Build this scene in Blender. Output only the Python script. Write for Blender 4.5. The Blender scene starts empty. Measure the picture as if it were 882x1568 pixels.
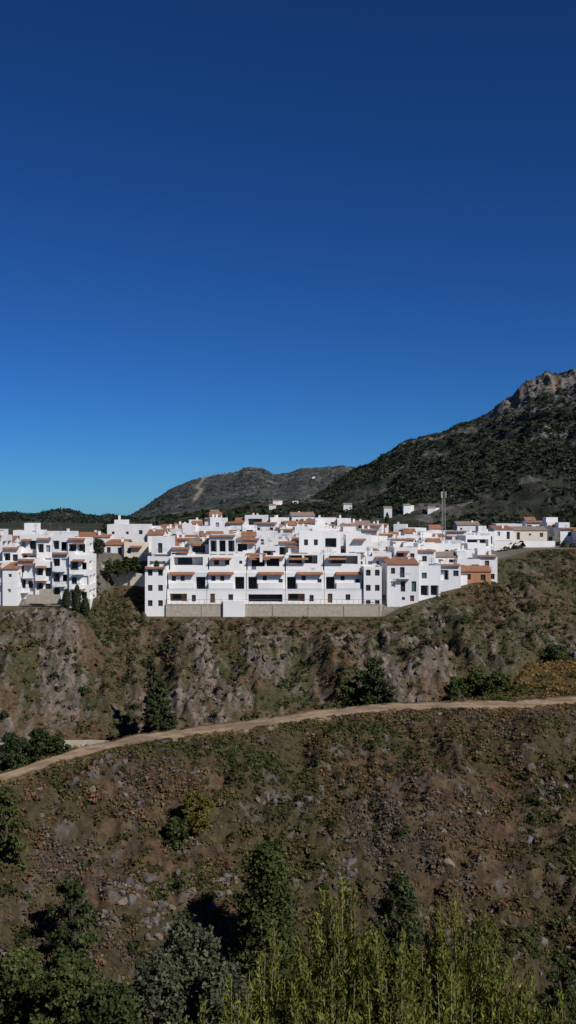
import bpy, math, random
import numpy as np
from mathutils import Vector
scene=bpy.context.scene
rs=np.random.RandomState(7)
F=1568.0
def bx(a,D): return (a-441.0)*D/F      # bearing reading -> metres east at range D
def ez(b,D): return (784.0-b)*D/F      # elevation reading -> metres above the eye at range D
# ---------------------------------------------------------------- noise
def _h(ix,iy,s):
    n=(ix.astype(np.int64)*374761393+iy.astype(np.int64)*668265263+s*1442695041)&0xffffffff
    n=((n^(n>>13))*1274126177)&0xffffffff
    n=n^(n>>16)
    return (n&0xffff)/65535.0
def vn(x,y,s=0):
    ix=np.floor(x);iy=np.floor(y);fx=x-ix;fy=y-iy
    fx=fx*fx*fx*(fx*(fx*6-15)+10);fy=fy*fy*fy*(fy*(fy*6-15)+10)
    a=_h(ix,iy,s);b=_h(ix+1,iy,s);c=_h(ix,iy+1,s);d=_h(ix+1,iy+1,s)
    return (a*(1-fx)+b*fx)*(1-fy)+(c*(1-fx)+d*fx)*fy
def fbm(x,y,o=4,s=0):
    r=0;a=1;t=0
    for i in range(o):
        r=r+a*vn(x*2**i+i*17.3,y*2**i-i*9.1,s+i);t+=a;a*=.5
    return r/t
def ridged(x,y,o=4,s=0):
    r=0;a=1;t=0
    for i in range(o):
        r=r+a*(1-abs(2*vn(x*2**i+i*7.7,y*2**i+i*3.3,s+i)-1));t+=a;a*=.5
    return r/t
def ss(x,a,b):
    t=np.clip((x-a)/(b-a),0,1);return t*t*(3-2*t)
def mix(a,b,t):
    return a*(1-t)+b*t
# ---------------------------------------------------------------- terrain
TX=np.array([-70,-40,-20.5,-17.3,-13.1,-8,-2.4,3.6,10.1,16.6,23,29,45,90.])
TY=np.array([40,59,73,79.5,85,88.7,92,96.4,99.6,100.6,101,103.4,108,118.])
def trackY(X): return np.interp(X,TX,TY)
EX=np.array([-120,-60,-38,-34,-28.5,-27,18.5,22,30,40,45,60,90,140.])
EY=np.array([184,184,185,203,203,193,193,196,202,211,228,250,262,270.])
EZ=np.array([-16,-17,-17.2,-14.6,-14.6,-19.9,-19.9,-18.4,-16.3,-14,-11.5,-9.3,-9,-9.])
def rockraw(X,Y):
    return fbm(X/5+Y/30,Y/8,5,45)+.10*np.exp(-(((X+42)/11)**2))+.13*np.exp(-(((X+13)/2.6)**2))*ss(-Y,-184,-174)+.03*np.exp(-(((X-14)/10)**2))-.10*ss(X,28,46)-.12*ss(Y,180,190)-.16*np.exp(-(((X+30)/4)**2))-.05
def rockmask(X,Y,Z=None): return rockraw(X,Y)
def H(X,Y):
    X=np.asarray(X,float);Y=np.asarray(Y,float)
    Yt=trackY(X)
    near=-2-.62*Y+ (fbm(X/5,Y/5,3,3)-.5)*.8
    s=Yt-2.3-Y
    und=ss(s,.2,5)
    hs=-19-.4*np.maximum(s,0)+und*((fbm(X/14,Y/14,3,11)-.5)*5+(ridged(X/6,Y/9,3,5)-.5)*2.8+(fbm(X/1.3,Y/1.3,3,8)-.5)*1.2)
    b=np.maximum(-s-4.6,0)
    L=np.interp(X,[15,24,32,60],[0,6,30,40])
    back=-19-.04*np.minimum(b,L)-.55*np.maximum(b-L,0)+ss(b,0,3)*(fbm(X/3,Y/3,3,9)-.5)*1.2
    front=np.where(s>0,np.maximum(near,hs),back)
    front=np.maximum(front,-36.5+(fbm(X/8,Y/8,3,2)-.5)*1.5)
    Ye=np.interp(X,EX,EY);Ze=np.interp(X,EX,EZ)
    Yb=160+ (fbm(X/15,X*0+.5,2,4)-.5)*8
    t=np.clip((Y-Yb)/(Ye-Yb),0,1)
    g=t**.85
    m=4*t*(1-t)
    zc=-36.5+(Ze+36.5)*g
    rm=ss(rockraw(X,Y),.5,.58)
    zc=zc+m*((ridged(X/13+Y/60,Y/40,3,21)-.55)*7+(ridged(X/3.2,Y/5,3,22)-.5)*2.4+rm*(ridged(X/1.9,Y/2.2,4,24)-.45)*2.6)+ss(t,0,.15)*(1-ss(t,.9,1))*(fbm(X/1.6,Y/1.6,4,23)-.5)*2.0
    q=np.maximum(Y-Ye,0)
    rise=np.interp(q,[0,3,11,21,42,72,120],[0,0,4,7,10.5,12.5,11.5])
    cap=np.interp(X/np.maximum(Y,1),[-.4,-.3,-.12,.05,.15,.3],[-10,-9.5,-8,-8,-10.5,-10])
    town=np.where(Ze+rise>cap,np.maximum(cap,Ze),Ze+rise)
    z=np.where(Y>Ye,town,zc)
    z=np.where(Y<145,front,np.maximum(z,front))
    far=-14+(fbm(X/160,Y/160,4,31)-.5)*14
    k=ss(Y,300,420)
    z=z*(1-k)+far*k
    return z-ss(Y,2000,5000)*60
def H1(x,y): return float(H(np.array([x]),np.array([y]))[0])

def mat_new(name):
    m=bpy.data.materials.new(name);m.use_nodes=True
    nt=m.node_tree;nt.nodes.clear()
    return m,nt
def N(nt,t,**kw):
    n=nt.nodes.new(t)
    for k,v in kw.items(): setattr(n,k,v)
    return n
def ground_mat(name,scale=1.0,bump=.5,bd=.25,var=.55,rough=.95):
    m,nt=mat_new(name);L=nt.links.new
    at=N(nt,'ShaderNodeAttribute',attribute_name='Col')
    g=N(nt,'ShaderNodeNewGeometry')
    n1=N(nt,'ShaderNodeTexNoise');n1.inputs['Scale'].default_value=1.7*scale;n1.inputs['Detail'].default_value=9;n1.inputs['Roughness'].default_value=.72
    L(g.outputs['Position'],n1.inputs['Vector'])
    mr=N(nt,'ShaderNodeMapRange');mr.inputs[1].default_value=.3;mr.inputs[2].default_value=.7;mr.inputs[3].default_value=1-var;mr.inputs[4].default_value=1+var
    L(n1.outputs[0],mr.inputs[0])
    mm=N(nt,'ShaderNodeVectorMath',operation='SCALE')
    L(at.outputs['Color'],mm.inputs[0]);L(mr.outputs[0],mm.inputs['Scale'])
    b=N(nt,'ShaderNodeBump');b.inputs['Strength'].default_value=bump;b.inputs['Distance'].default_value=bd
    L(n1.outputs[0],b.inputs['Height'])
    p=N(nt,'ShaderNodeBsdfPrincipled');p.inputs['Roughness'].default_value=rough;p.inputs['Specular IOR Level'].default_value=.1
    L(mm.outputs[0],p.inputs['Base Color']);L(b.outputs[0],p.inputs['Normal'])
    o=N(nt,'ShaderNodeOutputMaterial');L(p.outputs[0],o.inputs[0])
    return m
def leaf_mat(name,tr=.25):
    m,nt=mat_new(name);L=nt.links.new
    at=N(nt,'ShaderNodeAttribute',attribute_name='Col')
    d=N(nt,'ShaderNodeBsdfDiffuse');t=N(nt,'ShaderNodeBsdfTranslucent');x=N(nt,'ShaderNodeMixShader');x.inputs[0].default_value=tr
    L(at.outputs['Color'],d.inputs[0]);L(at.outputs['Color'],t.inputs[0]);L(d.outputs[0],x.inputs[1]);L(t.outputs[0],x.inputs[2])
    o=N(nt,'ShaderNodeOutputMaterial');L(x.outputs[0],o.inputs[0]);return m
def simple_mat(name,col,rough=.8,var=.1,scale=1.5,bump=0,streak=False,spec=.3,wave=None):
    m,nt=mat_new(name);L=nt.links.new
    g=N(nt,'ShaderNodeNewGeometry')
    mp=N(nt,'ShaderNodeMapping')
    if streak: mp.inputs['Scale'].default_value=(1,1,.3)
    L(g.outputs['Position'],mp.inputs[0])
    n1=N(nt,'ShaderNodeTexNoise');n1.inputs['Scale'].default_value=scale;n1.inputs['Detail'].default_value=6;n1.inputs['Roughness'].default_value=.65
    L(mp.outputs[0],n1.inputs['Vector'])
    mr=N(nt,'ShaderNodeMapRange');mr.inputs[1].default_value=.3;mr.inputs[2].default_value=.7;mr.inputs[3].default_value=1-var;mr.inputs[4].default_value=1+var*.6
    L(n1.outputs[0],mr.inputs[0])
    mm=N(nt,'ShaderNodeVectorMath',operation='SCALE');mm.inputs[0].default_value=col
    L(mr.outputs[0],mm.inputs['Scale'])
    p=N(nt,'ShaderNodeBsdfPrincipled');p.inputs['Roughness'].default_value=rough;p.inputs['Specular IOR Level'].default_value=spec
    L(mm.outputs[0],p.inputs['Base Color'])
    if bump or wave:
        b=N(nt,'ShaderNodeBump');b.inputs['Strength'].default_value=bump or .8;b.inputs['Distance'].default_value=.06
        if wave:
            w=N(nt,'ShaderNodeTexWave');w.bands_direction='X';w.inputs['Scale'].default_value=wave
            L(g.outputs['Position'],w.inputs['Vector']);L(w.outputs[1],b.inputs['Height'])
        else: L(n1.outputs[0],b.inputs['Height'])
        L(b.outputs[0],p.inputs['Normal'])
    o=N(nt,'ShaderNodeOutputMaterial');L(p.outputs[0],o.inputs[0]);return m

M_ground=ground_mat('earth',1.2,.8,.35,.6)
M_mount=ground_mat('mountain_scrub',.07,.8,6,.45)
M_track=ground_mat('packed_dirt',1.5,.5,.1,.3)
M_rock=ground_mat('limestone',2.5,.8,.15,.35)
M_leaf=leaf_mat('foliage',.2)
M_leaf2=leaf_mat('feathery_foliage',.35)

def mesh_obj(name,V,Fc,mat,col=None,smooth=False,mi=None,mats=None,origin=None):
    V=np.asarray(V,np.float32).reshape(-1,3);Fc=np.asarray(Fc,np.int32)
    if origin is not None: V=V-np.array(origin,np.float32)
    k=Fc.shape[1];me=bpy.data.meshes.new(name)
    me.vertices.add(len(V));me.vertices.foreach_set('co',V.ravel())
    me.loops.add(Fc.size);me.loops.foreach_set('vertex_index',Fc.ravel())
    me.polygons.add(len(Fc));me.polygons.foreach_set('loop_start',np.arange(0,Fc.size,k,dtype=np.int32))
    me.polygons.foreach_set('loop_total',np.full(len(Fc),k,np.int32))
    me.polygons.foreach_set('use_smooth',np.full(len(Fc),smooth,bool))
    for m in (mats or [mat]): me.materials.append(m)
    if mi is not None: me.polygons.foreach_set('material_index',np.asarray(mi,np.int32))
    me.update(calc_edges=True)
    if col is not None:
        a=me.color_attributes.new('Col','FLOAT_COLOR','POINT')
        c=np.ones((len(V),4),np.float32);c[:,:3]=col;a.data.foreach_set('color',c.ravel())
    o=bpy.data.objects.new(name,me);scene.collection.objects.link(o)
    if origin is not None:o.location=origin
    return o
def gridfaces(nr,nc):
    i=np.arange(nr-1)[:,None]*nc+np.arange(nc-1)[None,:]
    i=i.ravel();return np.stack([i,i+1,i+nc+1,i+nc],1)
C=lambda *a:np.array(a,float)
# ground sheet
rows=np.concatenate([np.arange(-12,45,1.5),np.arange(45,112,.26),np.arange(112,150,1.0),np.arange(150,216,.34),np.arange(216,330,2.5),np.geomspace(330,14000,70)])
U=np.linspace(-.56,.56,720)
Yg,Ug=np.meshgrid(rows,U,indexing='ij');Xg=Ug*(Yg+30)
Zg=H(Xg,Yg)
def ground_col(X,Y,Z):
    n3=lambda v:v[...,None]
    a=n3(fbm(X/3,Y/3,4,41));b=n3(fbm(X/.9,Y/.9,3,42));d=n3(fbm(X/9,Y/9,3,43));e=n3(fbm(X/1.1,Y/1.5,4,44))
    soil=C(.058,.041,.027);dry=C(.092,.065,.037);olive=C(.042,.042,.02);rock=C(.12,.105,.094);red=C(.095,.054,.036)
    fg=mix(soil,dry,ss(b,.4,.6));fg=mix(fg,red,ss(a,.48,.6)*.4);fg=mix(fg,olive,ss(d,.42,.58)*.6)
    fg=mix(fg,rock,ss(e,.64,.72)*.7)
    rk=C(.19,.15,.125);rk2=C(.105,.09,.078);grs=C(.062,.06,.029);rust=C(.092,.062,.037)
    cl=mix(grs,rust,ss(d,.42,.56));cl=mix(cl,C(.042,.045,.022),ss(a,.48,.6)*.7)
    r=ss(n3(rockmask(X,Y,Z)),.51,.57)
    cl=mix(cl,mix(rk2,rk,ss(e,.38,.62)),r*.9*(.2+.8*ss(b,.42,.54)))
    cl=mix(cl,mix(rk2,rk,.4),ss(e,.63,.69)*.6)
    town=C(.16,.14,.12);far=mix(C(.035,.04,.024),C(.07,.062,.042),ss(n3(fbm(X/40,Y/40,4,46)),.45,.6))
    Ye=n3(np.interp(X,EX,EY));y=n3(Y)
    cl=mix(cl,mix(grs,C(.12,.1,.06),ss(a,.4,.6)),ss(y-Ye,-2,0)*.6)
    out=mix(fg,cl,ss(y,135,150))
    yt=n3(trackY(X))
    out=mix(out,mix(C(.12,.082,.035),C(.06,.055,.02),ss(a,.4,.6)),ss(n3(X),16,26)*ss(y-yt,2,5)*(1-ss(y,140,150)))
    gully=np.exp(-(((n3(X)+31.5)/4.5)**2))
    out=mix(out,mix(town,C(.05,.055,.025),gully),ss(y-Ye,1,4))
    return mix(out,far,ss(y,270,300))
gc=ground_col(Xg,Yg,Zg)
mesh_obj('ground',np.stack([Xg,Yg,Zg],-1),gridfaces(len(rows),len(U)),M_ground,gc.reshape(-1,3),True)
# dirt track ribbon
tx=np.arange(-60,75,.25);w=np.linspace(-2.5,2.5,21)
TXg,Wg=np.meshgrid(tx,w,indexing='ij')
edge=(fbm(TXg/1.3,Wg*0+np.sign(Wg)*3,5,51)-.58)*3.2*ss(abs(Wg),1.0,2.5)*np.sign(Wg)
Yk=trackY(TXg)+Wg+edge
Zk=np.maximum(H(TXg,Yk),-19.2)+.05-.03*np.exp(-((abs(Wg)-.8)/.25)**2)+(fbm(TXg/.8,Yk/.8,3,54)-.5)*.05
kc=mix(C(.33,.235,.15),C(.21,.148,.095),ss(fbm(TXg/2.5,Yk/.9,4,52),.4,.62)[...,None])
kc=mix(kc,C(.14,.11,.06),(np.exp(-(Wg/.35)**2)*.5*ss(fbm(TXg/1.5,Wg,2,53),.4,.6))[...,None])
kc=mix(kc,C(.085,.065,.038),(ss(abs(Wg)+(fbm(TXg/.7,Wg/.5,3,55)-.5)*1.6,1.5,2.2)*.9)[...,None])
mesh_obj('dirt_track',np.stack([TXg,Yk,Zk],-1),gridfaces(len(tx),len(w)),M_track,kc.reshape(-1,3),True)

# ---------------------------------------------------------------- mountains
def mountain(name,prof,Dr,D0,D1,seed,cols,nx=420,ny=200,zb=-16,spur=40,pw=1.15,amp=.16,trees=0,tsz=5,tcol=(.022,.032,.018),tth=.45,thin=0,clear=None,crag=0):
    pa=np.array([p[0] for p in prof],float);pb=np.array([p[1] for p in prof],float)
    def HF(Ag,Dg):
        X=(Ag-441)/F*Dg;zr=(784-np.interp(Ag,pa,pb))/F*Dr
        t=(Dg-D0)/(Dr-D0);s=np.where(t<=1,np.clip(t,0,1)**pw,np.clip(1-(Dg-Dr)/(D1-Dr),0,1))
        m=np.clip(4*t*(1-t),0,1);hh=(zr-zb)
        Z=zb+hh*s+m*hh*amp*2*(ridged(X/spur+.4*Dg/spur,Dg/spur/2.5,6,seed)-.5)+(.014*hh+1.5)*(fbm(X/14,Dg/22,4,seed+3)-.5)*2
        if crag:
            cm=ss(Ag,735,800)*ss(t,.62,.74)*(1-ss(t,.97,1.0))
            Z=Z+cm*crag*(ridged(X/32,Dg/160,5,seed+7)-.62)
            # rock face: steep step below the crest
            Z=Z+cm*crag*.55*(ss(t+.05*(fbm(X/40,X*0,3,seed+8)-.5),.80,.83)-.4)
        return X,Z,t,hh
    a=np.linspace(pa[0],pa[-1],nx);D=np.concatenate([np.linspace(D0,Dr,ny),np.linspace(Dr,D1,30)[1:]])
    Dg,Ag=np.meshgrid(D,a,indexing='ij')
    X,Z,t,hh=HF(Ag,Dg)
    c=cols(X,Dg,Z,t,hh,Ag)
    mesh_obj(name,np.stack([X,Dg,Z],-1),gridfaces(len(D),nx),M_mount,c.reshape(-1,3),True)
    if trees:
        A=rs.uniform(max(pa[0],-60),min(pa[-1],960),trees);Dt=rs.uniform(D0,Dr+10,trees)
        X,Z,t,hh=HF(A,Dt)
        th=ss(A,725,800)*ss(t,.58,.75)
        k=(rs.rand(trees)<(ss(fbm(X/(tsz*12),Dt/(tsz*18),4,seed+9)-.10*np.clip(t-.5,0,1),tth-.06,tth+.08)+.06)*(1-thin*th))
        if clear is not None: k&=abs(A-np.interp(t,[p[0] for p in clear],[p[1] for p in clear]))>9
        X=X[k];Z=Z[k];Dt=Dt[k];n=len(X)
        R=tsz*(.35+.65*rs.rand(n)**2)
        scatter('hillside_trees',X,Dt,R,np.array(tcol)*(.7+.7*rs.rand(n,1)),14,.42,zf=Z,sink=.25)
def colA(sd,green,brown,rockc,rt=.56,ts=1.0,crest=0,trk=None):
    def f(X,Y,Z,t,hh,A):
        a=fbm(X/(60*ts),Y/(90*ts),4,sd)[...,None];b=fbm(X/(9*ts),Y/(16*ts),3,sd+1)[...,None];r=(ridged(X/(45*ts),Y/(120*ts),4,sd+2))[...,None]
        c=mix(brown,green,ss(b,.40,.52)*.9);c=mix(c,green*.8,ss(a,.47,.6)*.7)
        tt=np.clip(t,0,1)[...,None]
        cr=crest*ss(tt,.56,.76)*ss(A[...,None],720,800)
        rr=ss(r*.6+.4*fbm(X/(14*ts),Y/(20*ts),4,sd+5)[...,None]+.08*(tt-.6)+cr,rt,rt+.09)
        c=mix(c,rockc*(.6+.8*b),rr*.88)
        if crest: c=mix(c,C(.27,.17,.12),(np.exp(-((A-797)/12)**2-((t-.86)/.06)**2)*.9+.6*np.exp(-((A-850)/9)**2-((t-.8)/.05)**2))[...,None]*ss(b,.3,.45))
        if trk is not None:
            la=np.interp(t,[p[0] for p in trk],[p[1] for p in trk])
            c=mix(c,C(.30,.26,.2),(np.exp(-((A-la)/3.8)**2)*(t<1.02)*(t>trk[0][0]))[...,None]*.9)
            c=mix(c,C(.28,.24,.18),((t>.95)&(t<1.01)&(A>308)&(A<372))[...,None]*.7)
        return c
    return f
# ---------------------------------------------------------------- foliage templates
def tri_cloud(P,D,size,asp=1.0,rng=rs):
    n=len(P);D=D/np.maximum(np.linalg.norm(D,axis=1,keepdims=True),1e-6)
    r=rng.normal(size=(n,3));a=np.cross(D,r);a/=np.maximum(np.linalg.norm(a,axis=1,keepdims=True),1e-6);b=np.cross(D,a)
    s=(size*np.ones(n))[:,None]
    return np.stack([P+a*s*asp,P-a*s*.5*asp+b*s*.8,P-a*s*.5*asp-b*s*.8],1)
def dome(k,size,rng):
    d=rng.normal(size=(k,3));d[:,2]=abs(d[:,2])*.9;d/=np.linalg.norm(d,axis=1,keepdims=True)
    lump=.75+.35*np.sin(d[:,0]*5+rng.rand()*6)*np.cos(d[:,1]*4+rng.rand()*6)
    r=rng.rand(k)**.35*lump
    P=d*r[:,None];P[:,2]*=.85
    return tri_cloud(P,d+rng.normal(size=(k,3))*.5+C(0,0,.3),size*(.6+.8*rng.rand(k)),1,rng),r
def scatter(name,X,Y,R,colr,k,size,sink=.15,mat=None,ntemp=8,zs=None,zf=None):
    X=np.asarray(X);Z=H(X,Y) if zf is None else zf;Vs=[];Cs=[]
    ids=rs.randint(0,ntemp,len(X))
    for t in range(ntemp):
        T,r=dome(k,size,rs);I=np.where(ids==t)[0]
        if len(I)==0: continue
        an=rs.rand(len(I))*6.28;c=np.cos(an);s=np.sin(an)
        T2=T.reshape(-1,3)
        zsc=(1.0 if zs is None else zs[I])
        x=(T2[None,:,0]*c[:,None]-T2[None,:,1]*s[:,None])*R[I][:,None]+X[I][:,None]
        y=(T2[None,:,0]*s[:,None]+T2[None,:,1]*c[:,None])*R[I][:,None]+Y[I][:,None]
        z=T2[None,:,2]*(R[I]*zsc)[:,None]+(Z[I]-sink*R[I])[:,None]
        Vs.append(np.stack([x,y,z],-1).reshape(-1,3))
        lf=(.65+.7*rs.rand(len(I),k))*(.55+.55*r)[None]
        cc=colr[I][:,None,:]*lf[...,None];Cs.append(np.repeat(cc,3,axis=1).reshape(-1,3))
    V=np.concatenate(Vs);Cc=np.concatenate(Cs)
    return mesh_obj(name,V,np.arange(len(V)).reshape(-1,3),mat or M_leaf,Cc)
R_prof=[(400,800),(430,792),(465,773),(500,747),(522,730),(545,716),(560,712),(572,706),(585,696),(600,690),(612,680),(625,674),(640,670),(650,666),(668,664),(680,661),(700,650),(715,646),(730,643),(742,636),(752,632),(765,624),(775,620),(784,619),(792,614),(800,609),(812,600),(820,599),(826,595),(832,593),(842,592),(852,593),(858,591),(865,590),(882,587),(930,575),(1000,560),(1100,560),(1200,590)]
mountain('mountain',R_prof,1700,480,2300,60,colA(61,C(.044,.05,.032),C(.064,.06,.043),C(.16,.15,.14),.61,crest=.24),nx=640,ny=400,spur=170,amp=.22,trees=38000,tsz=5,tth=.43,tcol=(.036,.045,.029),thin=.88,crag=34)
ZT=[(.35,298),(.5,303),(.62,308),(.74,302),(.82,303),(.90,311),(.96,313),(1,319)]
C_prof=[(170,800),(200,789),(222,775),(240,763),(262,748),(285,739),(310,731),(335,726),(355,724),(365,722),(372,717),(386,715),(402,717),(420,726),(440,724),(462,717),(490,716),(520,713),(545,716),(600,722),(700,740),(760,760)]
mountain('distant_hill',C_prof,2900,1400,3600,70,colA(71,C(.052,.064,.06),C(.08,.082,.074),C(.13,.13,.12),.64,trk=ZT),nx=680,ny=220,spur=260,amp=.15,trees=6000,tsz=7,tcol=(.044,.056,.054),clear=ZT)  # slope and tree colours shifted bluish: distance haze put into the base colour
L_prof=[(-500,765),(-300,780),(-60,786),(-20,788),(0,787),(20,785),(45,788),(62,785),(85,781),(105,780),(125,786),(150,791),(170,789),(230,797),(300,799)]
mountain('distant_hill',L_prof,1500,900,2000,80,colA(81,C(.04,.048,.038),C(.065,.065,.05),C(.12,.11,.09),.64),nx=300,ny=80,spur=60,amp=.2,zb=-16,trees=9000,tsz=5,tcol=(.033,.043,.035),tth=.38)
F_prof=[(160,802),(240,792),(300,785),(345,776),(380,771),(430,769),(480,764),(510,768),(540,776),(600,779),(680,786),(760,795),(900,800),(1100,800)]
mountain('foothill',F_prof,900,420,1200,90,colA(91,C(.036,.045,.026),C(.075,.062,.042),C(.12,.105,.09),.62,.6),nx=320,ny=140,spur=60,amp=.2,zb=-15,trees=9000,tsz=4,tth=.43)

def pal(n,noise,cols,th,jit=.25):
    c=np.zeros((n,3));v=noise+rs.rand(n)*.28-.14
    idx=np.digitize(v,th);c=np.array(cols)[idx]
    return c*(1+jit*(rs.rand(n,1)*2-1))
n=60000
X=rs.uniform(-40,48,n);Y=rs.uniform(44,110,n);k=(Y<trackY(X)-2.4)&(rs.rand(n)<.25+.9*ss(fbm(X/2.5,Y/2.5,3,101),.35,.6));X=X[k];Y=Y[k];n=len(X)
R=.17+.52*rs.rand(n)**2.2
col=pal(n,fbm(X/7,Y/7,3,102),[(.06,.068,.026),(.095,.085,.036),(.13,.10,.045),(.14,.085,.048),(.125,.105,.08)],[.40,.49,.58,.68])
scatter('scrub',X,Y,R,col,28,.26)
n=1900;X=rs.uniform(-35,42,n);Y=rs.uniform(50,108,n);k=(Y<trackY(X)-3)&(fbm(X/9,Y/9,2,103)>.40);X=X[k];Y=Y[k];n=len(X)
scatter('bushes',X,Y,.3+.75*rs.rand(n)**2,pal(n,rs.rand(n),[(.04,.05,.02),(.07,.072,.028),(.10,.08,.035)],[.5,.8]),120,.15)
n=3400;X=rs.uniform(-45,60,n);o=rs.rand(n);Y=trackY(X)+np.where(o<.5,-1.7-rs.rand(n)*1.5,2.0+rs.rand(n)**1.5*14)
scatter('scrub',X,Y,.12+.4*rs.rand(n)**2.4,pal(n,fbm(X/5,Y/5,2,104),[(.06,.07,.022),(.11,.10,.035),(.17,.11,.045)],[.42,.52]),40,.22)
n=2600;X=rs.uniform(17,62,n);Y=trackY(X)+2.4+rs.rand(n)*34
scatter('dry_grass',X,Y,.3+.6*rs.rand(n)**1.5,pal(n,fbm(X/5,Y/7,2,114),[(.07,.078,.026),(.14,.11,.04),(.2,.13,.05)],[.42,.5]),50,.2)
n=44000;X=rs.uniform(-90,110,n);Y=rs.uniform(140,262,n);Ye=np.interp(X,EX,EY)
k=(Y<Ye-.4)&(rs.rand(n)<(.35+ss(fbm(X/6,Y/6,3,105),.36,.58))*(1-.5*ss(rockmask(X,Y),.5,.58)));X=X[k];Y=Y[k];n=len(X)
R=.22+.8*rs.rand(n)**2.6
col=pal(n,fbm(X/12,Y/12,3,106)+.0*X,[(.05,.06,.026),(.078,.076,.034),(.105,.085,.044),(.125,.083,.046)],[.42,.50,.59])
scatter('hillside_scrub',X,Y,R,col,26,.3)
n=1500;X=rs.uniform(-80,100,n);Y=rs.uniform(158,255,n);Ye=np.interp(X,EX,EY)
k=(Y<Ye-2)&(fbm(X/8,Y/14,3,115)>.48);X=X[k];Y=Y[k];n=len(X)
scatter('bushes',X,Y,.5+1.0*rs.rand(n)**2,pal(n,rs.rand(n),[(.035,.047,.02),(.055,.062,.027)],[.6]),90,.2)
n=2500;X=rs.uniform(-.5,.5,n);Y=rs.uniform(262,520,n);X=X*Y;k=fbm(X/30,Y/30,3,107)>.42;X=X[k];Y=Y[k];n=len(X)
scatter('distant_trees',X,Y,1.2+2.0*rs.rand(n)**2,pal(n,rs.rand(n),[(.03,.042,.018),(.055,.06,.028)],[.6]),40,.25)
n=700;X=rs.uniform(-39,-27,n);Y=rs.uniform(186,212,n)
k=(abs(X+31.5+rs.normal(size=n)*2)<5)&~((Y>200)&(Y<207));X=X[k];Y=Y[k];n=len(X)
scatter('hillside_scrub',X,Y,.3+.5*rs.rand(n),pal(n,rs.rand(n),[(.04,.055,.022),(.08,.085,.03)],[.55]),40,.25)

# ---------------------------------------------------------------- rocks
import bmesh
def rock_templates(nt=8):
    out=[]
    for t in range(nt):
        bm=bmesh.new();bmesh.ops.create_icosphere(bm,subdivisions=2,radius=1)
        P=np.array([v.co[:] for v in bm.verts]);Fc=np.array([[v.index for v in f.verts] for f in bm.faces])
        bm.free()
        for _ in range(9):
            d=rs.normal(size=3);d/=np.linalg.norm(d);h=.35+.4*rs.rand();pr=P@d
            P=P-np.outer(np.maximum(pr-h,0),d)
        P*=np.array([1,.8,.75]);out.append((P,Fc))
    return out
RT=rock_templates()
def rocks(name,X,Y,R,colr,st=None):
    Z=H(X,Y);Vs=[];Fs=[];Cs=[];o=0
    for i in range(len(X)):
        P,Fc=RT[i%len(RT)];a=rs.rand()*6.28;c,s=math.cos(a),math.sin(a)
        Q=P*R[i]*np.array([1,1,1 if st is None else st[i]]);Q=np.stack([Q[:,0]*c-Q[:,1]*s+X[i],Q[:,0]*s+Q[:,1]*c+Y[i],Q[:,2]+Z[i]-.2*R[i]],1)
        Vs.append(Q);Fs.append(Fc+o);o+=len(P);Cs.append(np.broadcast_to(colr[i],P.shape))
    mesh_obj(name,np.concatenate(Vs),np.concatenate(Fs),M_rock,np.concatenate(Cs))
n=9000;X=rs.uniform(-38,45,n);Y=rs.uniform(48,108,n);k=(Y<trackY(X)-2.8)&(fbm(X/4,Y/2.8,3,111)>.6);X=X[k][:450];Y=Y[k][:450]
for cx,cy,q,sx in [(-8.5,67,90,2.2),(-5,70,50,2),(22,86,45,1.6),(-11,60,70,2.5),(-13.5,76,25,1.5),(0,81,20,1.2),(13,72,30,2.5),(3.5,75,20,1.5),(20,70,25,2)]:
    X=np.concatenate([X,cx+rs.normal(size=q)*sx]);Y=np.concatenate([Y,cy+rs.normal(size=q)*sx*.6])
n=len(X);R=.1+.42*rs.rand(n)**3;R[450:]=.15+.5*rs.rand(len(R)-450)**2
rocks('rock_outcrop',X,Y,R,pal(n,rs.rand(n),[(.13,.118,.11),(.17,.13,.108),(.10,.09,.085)],[.4,.75]),.8+rs.rand(n))
n=12000;X=rs.uniform(-85,80,n);Y=rs.uniform(155,225,n);Ye=np.interp(X,EX,EY)
k=(Y<Ye-2)&(rockmask(X,Y)>.53);X=X[k][:1300];Y=Y[k][:1300];n=len(X)
rocks('cliff_rocks',X,Y,.15+.7*rs.rand(n)**3,pal(n,rs.rand(n),[(.15,.125,.11),(.11,.1,.09),(.2,.155,.13)],[.4,.75]),.9+1.2*rs.rand(n))

# ---------------------------------------------------------------- trees
def tube(path,rad,seg=6):
    path=np.asarray(path,float);V=[];Fc=[]
    for i,p in enumerate(path):
        d=path[min(i+1,len(path)-1)]-path[max(i-1,0)];d/=np.linalg.norm(d)+1e-9
        a=np.cross(d,[.31,.95,.1]);a/=np.linalg.norm(a);b=np.cross(d,a)
        for j in range(seg):
            t=6.2832*j/seg;V.append(p+rad[i]*(math.cos(t)*a+math.sin(t)*b))
    for i in range(len(path)-1):
        for j in range(seg):
            q=i*seg+j;r=i*seg+(j+1)%seg
            Fc+= [[q,r,r+seg],[q,r+seg,q+seg]]
    return np.array(V),np.array(Fc)
class TB:
    def __init__(s): s.V=[];s.F=[];s.C=[];s.M=[];s.o=0
    def add(s,V,Fc,c,m):
        V=V.reshape(-1,3);s.V.append(V);s.F.append(Fc+s.o);s.o+=len(V);s.C.append(np.broadcast_to(c,V.shape));s.M.append(np.full(len(Fc),m))
    def done(s,name,org,lm=None):
        return mesh_obj(name,np.concatenate(s.V),np.concatenate(s.F),None,np.concatenate(s.C),False,np.concatenate(s.M),[M_rock,lm or M_leaf],org)
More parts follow.
